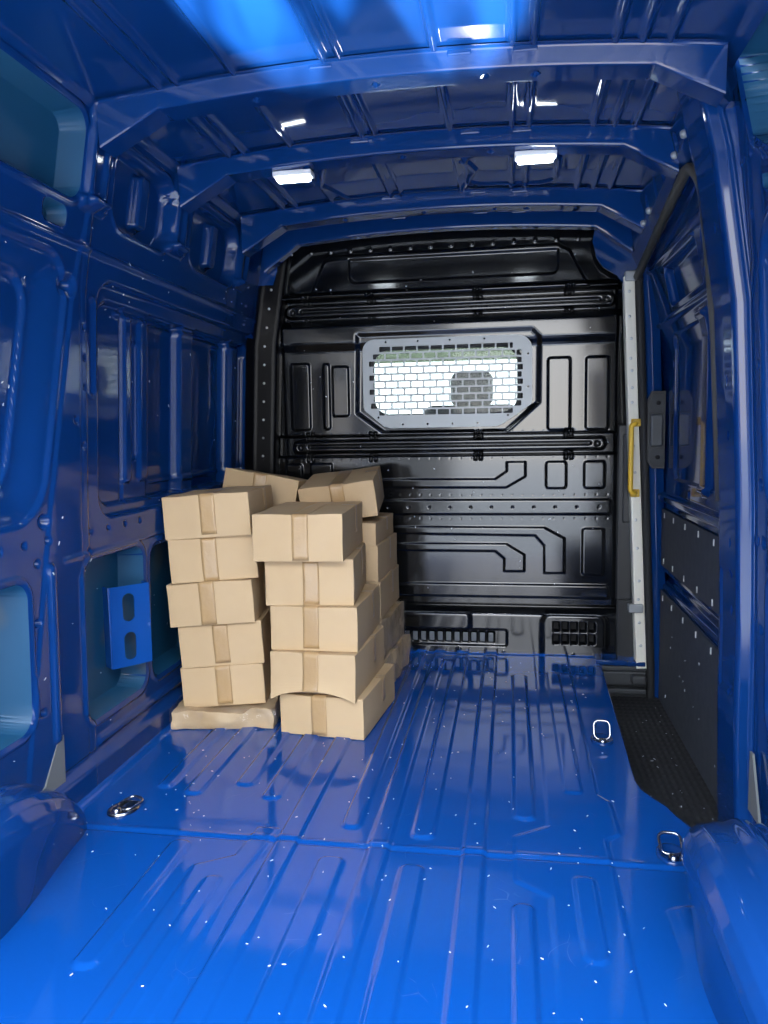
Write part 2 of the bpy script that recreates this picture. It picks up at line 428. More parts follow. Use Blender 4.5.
# ---- right wall behind the sliding door -----------------------------------------
def rw(u, v):
    d = np.zeros(u.shape)
    w1 = rr(u, v, .72, 1.965, .785, 1.475, .12)
    d += .020*emb(w1, .03)-.010*ring(w1, .016)
    w1b = rr(u, v, .80, 1.86, .865, 1.40, .10)
    d += .045*emb(w1b, .02)-.006*ring(w1b, .010)
    q = CUT_R[0](u, v); d += .085*cut(q)-.006*ring(q-.014, .012)
    q = CUT_R[1](u, v); d += .07*cut(q)-.007*ring(q-.014, .012)
    d += .05*cut(CUT_R[2](u, v))
    for y, z, r in [(1.97, .72, .012), (1.99, .86, .010), (1.985, .50, .008), (1.96, 1.63, .005), (1.93, 1.64, .006), (1.88, 1.60, .005), (1.99, 1.50, .006), (1.985, 1.15, .007)]:
        d += .02*emb(np.hypot(u-y, v-z)-r, .005)
    return d
def rw_idx(u, v):
    c = np.zeros(u.shape, int)
    for f in CUT_R: c[f(u, v) < -.0006] = 1
    return c
def rw_fn(U, V):
    u, v = snap(U, V, CUT_R); return xr_(v)+rw(u, v), u, v
wr = hf('wall_right', np.arange(YR, 2.052, .005), np.arange(-.02, 1.93, .005), rw_fn, [BLUE, CAVITY], idx=rw_idx)
structure(wr, 'glossy blue right side wall behind the sliding door', 'wall')
# door pillar: a pressed hollow section leaning in towards the roof
psec = [(.13, 2.30), (.06, 2.285), (.004, 2.245), (-.006, 2.225), (-.010, 2.20), (-.007, 2.13), (-.003, 2.072), (-.001, 2.060), (.004, 2.054), (.027, 2.0495), (.033, 2.043), (.038, 2.041), (.042, 2.045), (.047, 2.041), (.060, 2.037), (.068, 2.010), (.075, 2.0), (.11, 1.99)]
pl = [0.]
for a, b in zip(psec[:-1], psec[1:]): pl.append(pl[-1]+math.hypot(b[0]-a[0], b[1]-a[1]))
pl = np.array(pl); PX = np.array([p[0] for p in psec]); PY_ = np.array([p[1] for p in psec])
def pil(U, V):
    base = np.interp(V, [-.2, .02, .24, .454, .816, 1.31, 1.67, 1.95], [.875, .866, .860, .860, .85, .824, .770, .70])
    X = base+np.interp(U, pl, PX); Y = np.interp(U, pl, PY_)
    h = np.zeros(U.shape)
    for z in (.30, .52, .62, .70, .98, 1.12, 1.5): h += .006*emb(np.hypot(U-(pl[5]+.02), V-z)-.004, .004)
    h += .004*emb(rr(U, V, pl[4]+.01, pl[6]-.012, .30, .62, .012), .008)
    h += .006*emb(rr(U, V, pl[14]-.006, pl[14]+.006, .30, .50, .005), .005)
    return X+h, Y, V
tp = hf('trim_6', np.linspace(0, pl[-1], 120), np.arange(-.16, 1.94, .008), pil, BLUE)
structure(tp, 'glossy blue rear pillar of the sliding door opening', 'pillar')

# ---- ceiling ----------------------------------------------------------------------
def ceil_h(u, v):
    h = np.zeros(u.shape)
    for x, w in ((-.60, .022), (-.55, .018), (-.40, .016), (-.17, .016), (-.13, .010), (.10, .018), (.285, .016), (.335, .016), (.52, .018), (.58, .018), (.64, .014)):
        h -= .009*emb(np.abs(u-x)-w/2, .012)
    p = poly(u, v, [(-.34, 2.62), (.10, 2.62), (.16, 2.82), (.10, 3.02), (-.34, 3.02), (-.40, 2.82)])
    h -= .008*ring(p, .014)
    p = rr(u, v, .12, .44, 2.66, 2.98, .08); h -= .008*ring(p, .014)
    return h
ce = hf('ceiling', np.arange(-.795, .7951, .005), np.arange(YR, 3.47, .012), lambda U, V: (U, V, zc(U)+ceil_h(U, V)), BLUE, flip=True)
structure(ce, 'ribbed glossy blue roof skin', 'ceiling')

# ---- roof bows ------------------------------------------------------------------------
def make_bow(y, drop, kink, low, label, slim=1., head=False):
    w = .040*slim
    sec = [-w-.022, -w-.010, -w-.007, -w-.001, -w+.002, 0, w-.002, w+.001, w+.007, w+.010, w+.022]
    kk = [1, 1, .95, .05, 0, 0, 0, .05, .95, 1, 1]
    t = np.array(sorted(list(range(11))+list(np.linspace(0, 10, 39)[1:-1])))[:49]
    t = np.linspace(0, 10, 49)
    oy = np.interp(t, range(11), sec); tp_ = np.interp(t, range(11), kk)
    def fn(U, V):
        a = np.abs(U)
        zt = zc(U)-.006
        zb = 1.915-.028*(np.minimum(a, .6)/.6)**2-drop-low*np.clip((a-kink)/.12, 0, 1.5)
        k = np.interp(V, np.arange(49), tp_)
        Z = zb+(zt-zb)*k
        # clips and holes pressed in the underside
        hole = np.zeros(U.shape)
        for x in (-.36, -.05, .22, .34): hole = np.maximum(hole, emb(np.hypot(U-x, (np.interp(V, np.arange(49), oy)))-.008, .004))
        Z = Z+.012*hole*(k < .05)
        return U, y+np.interp(V, np.arange(49), oy), Z
    o = hf('roof_bow', np.linspace(-.775, .765, 300), np.arange(49.), fn, BLUE, flip=True)
    o.data.polygons.foreach_set('use_smooth', [False]*len(o.data.polygons))
    tag(o, label, 'roof bow', 'blue roof bows')
    for x in (-.18, .16, .315):                             # little clips that hold the bow to the skin
        bm = bmesh.new(); z = 1.915-.028*(x/.6)**2
        add_box(bm, x-.03, x+.03, y-w-.008, y-w+.01, z-.02, z-.004, .004)
        mesh_obj('clip', bm, BLUE, o)
    return o
make_bow(1.985, .052, .61, .060, 'blue roof bow in front of the two lit ceiling lamps')
make_bow(2.48, .058, .61, .065, 'blue roof bow carrying the two lit ceiling lamps')
make_bow(3.07, .066, .61, .07, 'blue roof bow just before the bulkhead, beyond the lamps')
make_bow(3.33, .072, .62, .085, 'narrow blue roof bow against the top of the black bulkhead', .6)

# rods / sharp stiffeners at bow ends
# ---- ceiling lamps -------------------------------------------------------------------
def lamp(x, y, z, label):
    t = empty('ceiling_lamp', (x, y, z)); tag(t, label, 'ceiling lamp')
    bm = bmesh.new(); add_box(bm, -.064, .064, -.026, .026, -.006, .012, .005); mesh_obj('housing', bm, WHITEP, t)
    bm = bmesh.new(); add_box(bm, -.054, .054, -.019, .019, -.017, -.005, .005); mesh_obj('diffuser', bm, LED, t)
lamp(-.41, 2.50, 1.831, 'lit white strip lamp on the roof bow, left of the pair')
lamp(.357, 2.505, 1.838, 'lit white strip lamp on the roof bow, right of the pair')

# ---- bulkhead ------------------------------------------------------------------------
bk = empty('bulkhead', (0, YB, 0))
tag(bk, 'black pressed steel bulkhead with barred window at the front of the load space', 'bulkhead')
def mirror(p): return [(-x-.02, z) for x, z in p]
P1 = [(-.30, .794), (.214, .791), (.265, .826), (.265, .866), (.345, .866), (.345, .802), (.262, .754), (-.30, .757)]
P2 = [(-.30, .58), (.427, .577), (.513, .53), (.514, .376), (.428, .375), (.427, .497), (.388, .542), (-.30, .55)]
P3 = [(-.30, .504), (.262, .504), (.341, .456), (.341, .382), (.253, .381), (.254, .438), (.214, .471), (-.30, .472)]
def bk_h(u, v):
    h = np.zeros(u.shape)
    # line stiffeners
    for q in (P1, P2, P3):
        h += .007*emb(poly(u, v, q), .009)
    h = np.maximum(h, 0)
    for q in (P1,):
        h = np.maximum(h, .007*emb(poly(u, v, [(-.62, .866), (-.52, .866), (-.52, .76), (-.62, .76)]), .009))
    for a, b, c, e, r in [(.434, .519, .750, .865, .012), (.595, .680, .750, .865, .012), (-.74, -.66, .75, .865, .012), (.590, .680, .370, .573, .012),
                          (-.71, .708, .636, .700, .015), (-.71, .705, .266, .322, .015),
                          (.440, .533, 1.003, 1.310, .012), (.599, .692, 1.003, 1.308, .012), (-.700, -.614, 1.022, 1.318, .012), (-.550, -.522, 1.022, 1.314, .012),
                          (-.51, -.435, 1.08, 1.30, .012)]:
        h = np.maximum(h, (.008 if a > -.515 or a < -.52 else .003)*emb(rr(u, v, a, b, c, e, r), .009))
    # two full-width channels with a rod-like bead inside
    for c, x0, x1 in ((1.548, -.72, .715), (.944, -.70, .684)):
        h -= .022*emb(np.abs(v-c)-.046, .012)
        h += .022*emb(rr(u, v, x0, x1, c-.026, c+.024, .024), .012)
        h -= .012*emb(rr(u, v, x0+.07, x1-.06, c-.006, c+.006, .006), .008)
        h -= .02*emb(np.hypot(u-(x1-.033), v-c+.003)-.010, .005)
        h -= .02*emb(np.hypot(u-(x0+.033), v-c+.003)-.010, .005)
        for x in (-.62, -.33, .14, .53):
            for dx in (-.011, .011):
                for z in (c+.046, c-.052):
                    h -= .014*emb(rr(u, v, x+dx-.006, x+dx+.006, z-.016, z+.016, .003), .005)
    # perforated strips
    for z in (1.487, .885, .722, .617, 1.000):
        d = np.hypot((u+5) % .045-.0225, v-z); h -= .0012*emb(d-.0022, .004)
    for z in (.668,):
        d = np.hypot((u+5) % .092-.046, v-z); h -= .004*emb(d-.0042, .004)
    # the face below the upper channel leans back, window surround is dished
    h += .020*ss((v-1.36)/.05)*ss((1.50-v)/.03)
    wd = poly(u, v, [(-.385, 1.43), (.37, 1.43), (.40, 1.40), (.397, 1.125), (.262, 1.005), (-.275, 1.005), (-.395, 1.095)])
    h -= .010*emb(wd-.004, .030)
    # head panel: raised trapezoid with a recess, leaning towards the camera at its foot
    tz = poly(u, v, [(-.605, 1.605), (-.53, 1.765), (-.49, 1.782), (.48, 1.782), (.525, 1.755), (.605, 1.605)])
    h += .010*emb(tz, .010)
    rc = rr(u, v, -.42, .48, 1.662, 1.79, .03)
    h -= .010*emb(np.maximum(rc, tz+.02), .010)
    h += .030*ss((1.63-v)/.03)*(v > 1.596)*1.0
    # rivets along the head flange
    d = np.hypot((u+5) % .089-.044, v-1.803); h += .004*emb(d-.007, .006)
    # edge flanges
    h -= .012*emb(.725-u, .012)
    h -= .012*emb(u+.735, .012)
    return h
def bk_keep(u, v): return rr(u, v, -.325, .318, 1.075, 1.372, .075) > 0
pan = hf('steel_panel', np.arange(-.93, .93, .0035), np.arange(.236, 1.90, .0035), lambda U, V: (U, -bk_h(U, V), V), BLACK, bk, keep=bk_keep)
bm = bmesh.new(); add_tube(bm, [(x, -.002, z) for x, z in rrpts(-.328, .321, 1.072, 1.375, .078, 8)], .012, 8, True)
mesh_obj('window_seal', bm, RUBBER, bk)
# lower vent panel, set back under the steel panel
def vp_h(u, v):
    h = np.zeros(u.shape)
    h -= .05*ss((.235-v)/.03)*ss((v-.17)/.06)
    h += .012*emb(rr(u, v, .42, .70, -.1, .19, .05), .03)
    h += .010*emb(rr(u, v, -.6, .10, .10, .19, .03), .03)
    h -= .012*emb(rr(u, v, -.50, .265, .03, .105, .01), .008)
    for i in range(20):
        x = .195-.0385*i
        h -= .03*emb(rr(u, v, x-.016, x+.012, .045, .092, .004), .005)*(x > -.5)
    for i in range(5):
        for z0, z1 in ((.052, .094), (.108, .150)):
            x = .470+.0385*i; h -= .04*emb(rr(u, v, x, x+.026, z0, z1, .003), .005)
    for x, z in ((.05, .012), (.25, .0), (.555, .0), (.65, .0)): h += .006*emb(np.hypot(u-x, v-z)-.006, .005)
    return h
def vp_idx(u, v):
    c = np.zeros(u.shape, int)
    for i in range(5):
        for z0, z1 in ((.052, .094), (.108, .150)):
            x = .470+.0385*i; c[rr(u, v, x, x+.026, z0, z1, .003) < -.002] = 1
    return c
vpan = hf('vent_panel', np.arange(-.92, .76, .0035), np.arange(-.04, .245, .0035), lambda U, V: (U, .03-vp_h(U, V)-.02*ss((U-.40)/.05)*0, V), [BLACK, HOLE], bk, idx=vp_idx)
# grille plates of the left vent strip
VENTG = mat('vent_grey', (.11, .12, .13), .4)
for i in range(11):
    x = .195-.0385*i; bm = bmesh.new()
    add_box(bm, x-.013, x+.009, .034, .040, .048, .089, .002); mesh_obj('vent_louvre', bm, VENTG, vpan)
# barred window guard
outer = [(x, z) for x, z in rrpts(-.366, .374, 1.022, 1.412, .06, 8) if not (z < 1.12)]
outer = ([(.374, 1.13), (.368, 1.115), (.246, 1.032), (.22, 1.022), (-.245, 1.022), (-.275, 1.030), (-.36, 1.102), (-.366, 1.12)]+
         [(-.366+.05*(1-math.cos(a)), 1.362+.05*math.sin(a)) for a in np.linspace(0, PI/2, 8)]+
         [(.309+.065*math.sin(a), 1.347+.065*math.cos(a)) for a in np.linspace(0, PI/2, 8)])
outer.reverse()
holes = []
for r in range(10):
    z = 1.3675-.0308*r
    zz0, zz1 = z-.0115, z+.0115
    off = 0 if r % 2 == 0 else .0285
    x = -.352+off
    while x < .36:
        a, b = max(x+.0035, -.338), min(x+.0535, .334)
        # the slot field is a rounded rectangle
        ins = rr(np.array([a, b, a, b]), np.array([zz0, zz0, zz1, zz1]), -.345, .340, 1.073, 1.385, .075)
        if b-a > .012:
            if (ins < -.001).all(): holes.append(rrpts(a, b, zz0, zz1, .0035, 2))
            else:
                a2, b2 = a, b
                for _ in range(40):
                    i2 = rr(np.array([a2, a2]), np.array([zz0, zz1]), -.345, .340, 1.073, 1.385, .075); i3 = rr(np.array([b2, b2]), np.array([zz0, zz1]), -.345, .340, 1.073, 1.385, .075)
                    if (i2 > -.001).any(): a2 += .0015
                    if (i3 > -.001).any(): b2 -= .0015
                if b2-a2 > .012: holes.append(rrpts(a2, b2, zz0, zz1, .0035, 2))
        x += .057
for x, z in [(-.262, 1.4), (-.12, 1.4), (.02, 1.4), (.17, 1.4), (.355, 1.33), (.355, 1.19), (.27, 1.07), (.14, 1.038), (.03, 1.038), (-.08, 1.038), (-.19, 1.038), (-.30, 1.07)]:
    holes.append([(x+.005*math.cos(t), z+.005*math.sin(t)) for t in np.linspace(0, 2*PI, 9)[:-1]])
plate_with_holes('window_guard', outer, holes, .0035, GALV, bk, XZ(-.016))
bm = bmesh.new(); add_box(bm, -.33, .323, .004, .009, 1.07, 1.377, .002); mesh_obj('window_pane', bm, GLASS, bk)
# right-hand edge: dark frame steps between panel and pillar
bm = bmesh.new()
add_box(bm, .735, .80, -.012, .03, .26, 1.02, .006)
add_box(bm, .755, .80, -.02, .02, .60, .98, .006)
add_box(bm, .74, .815, -.008, .03, -.02, .26, .006)
mesh_obj('edge_frame', bm, DARK, bk)

# left flange of the bulkhead with fasteners, a blue door-post
def post_left(U, V):
    x = xl(V)
    sec = np.array([-.02, .004, .010, .104, .110, .112])
    return x+np.interp(U, [0, 1, 2, 3, 4, 5], sec), np.interp(U, [0, 1, 2, 3, 4, 5], [3.35, 3.378, 3.383, 3.389, 3.394, 3.44]), V
tl = hf('trim_1', np.linspace(0, 5, 26), np.arange(-.02, 1.9, .02), post_left, mat('black_flange', (.003, .003, .004), .3, 0, .1))
structure(tl, 'black edge flange with fasteners down the left of the bulkhead', 'trim')
for z in np.arange(.25, 1.80, .082):
    bm = bmesh.new(); x = float(xl(z))+.055; add_dome(bm, (x, 3.386, z), (0, -1, 0), .006, .004); mesh_obj('fastener', bm, SCREW, tl)

# cream strip on the right pillar
def lean(z): return float(np.interp(z, [-.1, 0, .8, 1.65, 1.9], [.838, .832, .795, .757, .74]))
def strip_fn(U, V):
    x = np.interp(V, [-.1, 0, .8, 1.65, 1.9], [.838, .832, .795, .757, .74])
    return x+np.interp(U, [0, 1, 2, 3], [-.022, -.020, .022, .024]), 3.335+np.interp(U, [0, 1, 2, 3], [.05, .0, .006, .05]), V
ts = hf('trim_2', np.linspace(0, 3, 19), np.arange(-.02, 1.63, .01), strip_fn, CREAM)
structure(ts, 'cream edge strip with screws down the right of the bulkhead', 'trim')
for z in (1.56, 1.46, 1.37, 1.29, 1.24, 1.17, 1.11, 1.02, .93, .82, .72, .62, .50, .36, .28, .18, .08):
    bm = bmesh.new(); add_dome(bm, (lean(z)+random.uniform(-.004, .004), 3.339, z), (0, -1, 0), .0065, .004); mesh_obj('screw', bm, SCREW, ts)
bm = bmesh.new()
add_box(bm, .775, .835, 3.322, 3.36, .225, .262, .005); add_box(bm, .742, .785, 3.322, 3.36, 1.60, 1.64, .005)
mesh_obj('clamp', bm, GALV, ts)
# door seal and blue post right of the strip
def seal_fn(U, V):
    x = np.interp(V, [-.2, 0, .8, 1.65, 1.9], [.874, .870, .835, .795, .77])
    return x+.016*np.sin(U)*1.0, 3.335-.012*np.cos(U), V
t4 = hf('trim_3', np.linspace(0, 2*PI, 13), np.arange(-.16, 1.66, .02), seal_fn, RUBBER); structure(t4, 'black rubber door seal beside the cream strip', 'trim')
def post_r(U, V):
    x = np.interp(V, [-.2, 0, .8, 1.4, 1.65, 1.9], [.885, .882, .855, .83, .805, .78])
    sx = np.interp(U, [0, 1, 2, 3, 4], [-.02, .0, .02, .055, .085]); sy = np.interp(U, [0, 1, 2, 3, 4], [3.42, 3.345, 3.335, 3.345, 3.44])
    return x+sx, sy, V
t5 = hf('trim_4', np.linspace(0, 4, 33), np.arange(-.16, 1.9, .02), post_r, BLUE); structure(t5, 'blue front pillar of the sliding door opening', 'pillar')

bm = bmesh.new(); add_prism(bm, [(.63, 1.87), (.615, 1.77), (.632, 1.705), (.66, 1.665), (.715, 1.63), (.745, 1.59), (.84, 1.59), (.84, 1.87)], 'y', 3.372, 3.362)
o = mesh_obj('trim_10', bm, BLUE); structure(o, 'blue gusset at the top right corner of the bulkhead', 'trim')
bm = bmesh.new(); add_prism(bm, [(-.84, 1.87), (-.84, 1.66), (-.755, 1.66), (-.735, 1.72), (-.72, 1.87)], 'y', 3.372, 3.362)
o = mesh_obj('trim_11', bm, BLUE); structure(o, 'blue gusset at the top left corner of the bulkhead', 'trim')
# yellow grab handle
gh = empty('grab_handle', (.79, 3.33, .88)); tag(gh, 'yellow plastic grab handle on the cream strip beside the bulkhead', 'grab handle')
bm = bmesh.new(); add_tube(bm, arc_path([(.0, .008, .146), (-.004, -.045, .143), (-.022, -.05, .135), (-.022, -.05, -.135), (-.004, -.045, -.143), (.006, .008, -.146)], .03), .0105, 12)
mesh_obj('grip_bar', bm, YELLOW, gh, True)
for z in (.146, -.146):
    bm = bmesh.new(); add_box(bm, -.016, .022, -.008, .006, z-.016, z+.016, .004); add_dome(bm, (.008, -.008, z), (0, -1, 0), .006, .004, mi=0); mesh_obj('mount', bm, YELLOW, gh)

# ---- sliding door -------------------------------------------------------------------
door = empty('door_1', (.91, 2.8, 0)); structure(door, 'glossy blue closed sliding door on the right with grey trim boards', 'sliding door')
def xd(z): return np.interp(z, [-.2, .3, .9, 1.3, 1.55, 1.80], [.915, .915, .915, .912, .855, .80])
def door_h(u, v):
    d = np.zeros(u.shape)
    # waist ledge and the channel between the boards
    d -= .03*emb(rr(u, v, 2.0, 3.6, .700, .735, .012), .014)
    d += .03*emb(poly(u, v, [(2.0, .40), (3.6, .40), (3.6, .352), (2.0, .352)]), .016)
    # mid window aperture
    q = rr(u, v, 2.25, 3.18, .80, 1.36, .06); d += .010*emb(q, .012)-.004*ring(q, .008)
    d -= .020*emb(rr(u, v, 2.62, 2.72, .78, 1.38, .02), .016)
    d -= .008*emb(rr(u, v, 2.50, 2.54, .84, 1.32, .014), .012)
    # rail and two upper panels
    d -= .016*emb(rr(u, v, 2.0, 3.6, 1.405, 1.425, .01), .012)
    d -= .012*emb(rr(u, v, 2.0, 3.6, 1.62, 1.64, .01), .012)
    for a, b in ((2.12, 2.52), (2.60, 3.08)):
        q = rr(u, v, a, b, 1.46, 1.59, .02); d += .03*emb(q, .012)
        d -= .01*emb(rr(u, v, a, b, 1.600, 1.608, .003), .006)
    for y, z in ((3.2, 1.25), (3.2, 1.15), (2.2, .76), (2.9, .76)): d += .015*emb(np.hypot(u-y, v-z)-.01, .005)
    return d
hf('inner_panel', np.arange(2.0, 3.46, .006), np.arange(-.19, 1.80, .005), lambda U, V: (xd(V)+door_h(U, V)-.91, U-2.8, V), BLUE, door)
bm = bmesh.new(); add_prism(bm, [(2.06, .668), (3.43, .668), (3.43, .432), (2.06, .432)], 'x', .905, .912)
bmesh.ops.translate(bm, verts=bm.verts, vec=(-.91, -2.8, 0)); b1 = mesh_obj('trim_board', bm, BOARD, door); b1['label'] = 'upper grey trim board'
bm = bmesh.new(); add_prism(bm, [(2.06, .325), (3.36, .325), (3.40, .30), (3.40, -.15), (2.06, -.15)], 'x', .905, .912)
bmesh.ops.translate(bm, verts=bm.verts, vec=(-.91, -2.8, 0)); b2 = mesh_obj('trim_board', bm, BOARD, door); b2['label'] = 'lower grey trim board'
for b, zs in ((b1, (.645, .455)), (b2, (.30,))):
    for z in zs:
        for y in (2.50, 2.70, 2.90, 3.10, 3.28):
            bm = bmesh.new(); add_box(bm, -.0085, -.004, y-2.8-.0035, y-2.8+.0035, z-.011, z+.011, .0015); mesh_obj('fastener', bm, PIN, b)
# pull handle plate on the leading edge
hp = empty('pull_handle', (.872, 3.325, .995)); tag(hp, 'dark plastic recessed pull handle plate with two screws on the blue door pillar', 'door pull')
bm = bmesh.new(); pr = rrpts(-.036, .034, -.155, .155, .012, 4)
add_prism(bm, [(-.020, .158), (.034, .158), (.034, -.158), (-.014, -.158), (-.034, -.128), (-.036, .122)], 'y', -.012, .004)
mesh_obj('back_plate', bm, DARK, hp)
for z0, z1, n in ((.075, .145, 1), (-.145, -.078, -1)):
    bm = bmesh.new()
    pts = [(-.016, z1), (.028, z1), (.028, z0), (-.030, z0), (-.030, z0+.03)] if n > 0 else [(-.030, z1), (.028, z1), (.028, z0), (-.012, z0), (-.028, z0+.03)]
    add_prism(bm, pts, 'y', -.016, -.010); pd = mesh_obj('pad', bm, STEP, hp)
    bm = bmesh.new(); add_dome(bm, (.006, -.0155, (z0+z1)/2), (0, -1, 0), .009, .003); mesh_obj('screw', bm, HOLE, pd)
bm = bmesh.new(); add_box(bm, -.026, .026, -.024, -.010, -.068, .066, .008); mesh_obj('grip', bm, mat('dark_grip', (.05, .055, .06), .35), hp)

# upper weather seal of the door opening
pts = arc_path([(.79, 3.40, 1.605), (.775, 2.36, 1.738), (.792, 2.26, 1.66), (.83, 2.25, 1.30), (.858, 2.25, .80)], .10, 8)
bm = bmesh.new(); add_tube(bm, pts, .016, 10); o = mesh_obj('trim_7', bm, SEAL, None, True); structure(o, 'grey rubber weather seal round the top of the sliding door opening', 'trim')
# side rail above the door, under the roof edge
def rail(U, V):
    t = (V-2.0)/1.45
    zb = np.interp(V, [2.0, 2.3, 3.45], [1.76, 1.765, 1.64]); xb = np.interp(V, [2.0, 2.3, 3.45], [.785, .780, .80])
    k = np.interp(U, [0, 1, 2, 3, 4], [0, 0, .25, .8, 1.])
    off = np.interp(U, [0, 1, 2, 3, 4], [.07, 0, -.022, -.03, -.02])
    hh = np.zeros(U.shape)
    for y in (2.25, 2.4, 2.62, 2.75, 2.92, 3.02): hh += .02*emb(np.hypot((U-2.4)*.04, V-y)-.011, .008)
    return xb+off*(1-0*t)-k*.02+hh, V, zb+k*(1.885-zb)
o = hf('trim_8', np.linspace(0, 4, 41), np.arange(2.0, 3.47, .008), rail, BLUE, flip=False); structure(o, 'blue roof side rail above the sliding door', 'trim')
for i, (y, z) in enumerate(((2.30, 1.80), (2.44, 1.79), (2.9, 1.76), (3.03, 1.75))):
    bm = bmesh.new(); add_dome(bm, (float(np.interp(y, [2.0, 2.3, 3.45], [.785, .780, .80]))-.03, y, z), (-1, 0, -.3), .012, .012); c = mesh_obj('plug', bm, GALV, o)

# ---- wheel arches ------------------------------------------------------------------
def wheel_arch(side, xin, yc, label):
    R, zc_ = .62, -.37
    prof = [(.30, 0.02), (.45, .012), (R-.07, 0.0), (R-.045, .004), (R-.02, .018), (R-.006, .04), (R, .075), (R, .12), (R-.004, .14), (R+.002, .16), (R, .20), (R, .42)]
    n = len(prof); t = np.linspace(0, n-1, 70)
    rr_ = np.interp(t, range(n), [p[0] for p in prof]); xx = np.interp(t, range(n), [p[1] for p in prof])
    def fn(U, V):
        r = np.interp(V, np.arange(70), rr_); x = np.interp(V, np.arange(70), xx)
        top = ss((U-.75)/.25)
        x2 = x+.22*(1-np.sin(U))                    # the arch narrows towards its ends
        Y = yc+r*np.cos(U); Z = zc_+r*np.sin(U)
        Z = Z+.010*emb(np.abs(V-45)-4, 4)*ss((Z-.02)/.05)
        # pressed pads on the inner face
        return side*(xin+x2), Y, np.maximum(Z, -.015)
    o = hf('wheel_arch', np.linspace(.5, PI-.5, 150), np.arange(70.), fn, BLUE, flip=side < 0)
    return tag(o, label, 'wheel arch')
wheel_arch(-1, .715, 1.30, 'rounded blue wheel arch against the left wall')
wheel_arch(1, .605, 1.34, 'rounded blue wheel arch in the right foreground')

# triangular grey patches above the arches
for side, y, z, lab in ((-1, 1.79, .135, 'grey triangular plate on the left wall above the wheel arch'), (1, 1.99, .09, 'grey triangular plate by the right door pillar above the wheel arch')):
    bm = bmesh.new()
    x = (float(xl(z))+.004) if side < 0 else float(xr_(z))-.012
    pts = [(y-.075, z-.055), (y+.03, z-.07), (y+.035, z+.075), (y+.01, z+.07)] if side < 0 else [(y-.06, z-.07), (y+.03, z-.07), (y+.03, z+.085), (y+.01, z+.085)]
    add_prism(bm, pts, 'x', x, x+side*-.006)
    tag(mesh_obj('cover_plate', bm, mat('grey_felt', (.13, .135, .13), .8)), lab, 'cover plate')

# blue bracket with two slots inside the left opening
br = empty('mounting_bracket', (-.928, 2.243, .395), (0, 0, math.radians(-38))); tag(br, 'bright blue bracket with two slotted holes in the left wall opening', 'bracket')
def slot(cx, cz, w, h): return [(cx+(w/2)*math.cos(a), cz+(h/2-w/2)*(1 if a < PI else -1)+(w/2)*math.sin(a)) for a in np.linspace(0, 2*PI, 20)[:-1]]
Mb = Matrix(((0, 0, 1, 0), (1, 0, 0, 0), (0, 1, 0, 0), (0, 0, 0, 1)))
plate_with_holes('plate', [(-.06, -.12), (.07, -.12), (.07, .14), (-.06, .14)], [slot(.0, .07, .040, .09), slot(.0, -.055, .040, .09)], .004, BRACKET, br, Matrix.Translation((.015, 0, 0)) @ Mb)
bm = bmesh.new(); add_box(bm, -.03, .015, -.064, -.059, -.12, .14, .001); mesh_obj('flange', bm, BRACKET, br)
bm = bmesh.new(); add_box(bm, -.03, .015, .068, .073, -.12, .14, .001); mesh_obj('flange', bm, BRACKET, br)

# ---- tie-down rings -------------------------------------------------------------------
def tie(x, y, rz, stand, label):
    t = empty('tie_down_ring', (x, y, .002), (0, 0, rz)); tag(t, label, 'tie-down ring', 'floor tie-down rings')
    bm = bmesh.new()
    N = 24
    prof = [(1.0, .0), (.97, .006), (.85, .007), (.72, .003), (.3, .001)]
    rs = [[bm.verts.new((.036*q*math.cos(2*PI*k/N), .046*q*math.sin(2*PI*k/N), z)) for k in range(N)] for q, z in prof]
    for A, B in zip(rs[:-1], rs[1:]):
        for k in range(N): bm.faces.new((A[k], A[(k+1) % N], B[(k+1) % N], B[k])).smooth = True
    bm.faces.new(rs[-1])
    mesh_obj('cup', bm, CHROME if stand < .3 else BLUE, t)
    bm = bmesh.new(); add_dome(bm, (0, -.022, .003), (0, 0, 1), .013, .012, 14); mesh_obj('bolt', bm, CHROME, t, True)
    bm = bmesh.new()
    loop = rrpts(-.025, .025, -.0, .058, .016, 5)
    a = stand
    add_tube(bm, [(p, q*math.cos(a)-.008, .007+q*math.sin(a)) for p, q in loop], .0036, 8, True)
    mesh_obj('ring', bm, CHROME, t, True)
tie(.572, 2.475, 0, 1.1, 'chrome tie-down ring standing up near the step well')
tie(.655, 1.80, 0, .45, 'chrome tie-down ring by the right wheel arch')
tie(-.750, 1.842, -.5, .12, 'chrome tie-down ring lying flat near the left wheel arch')

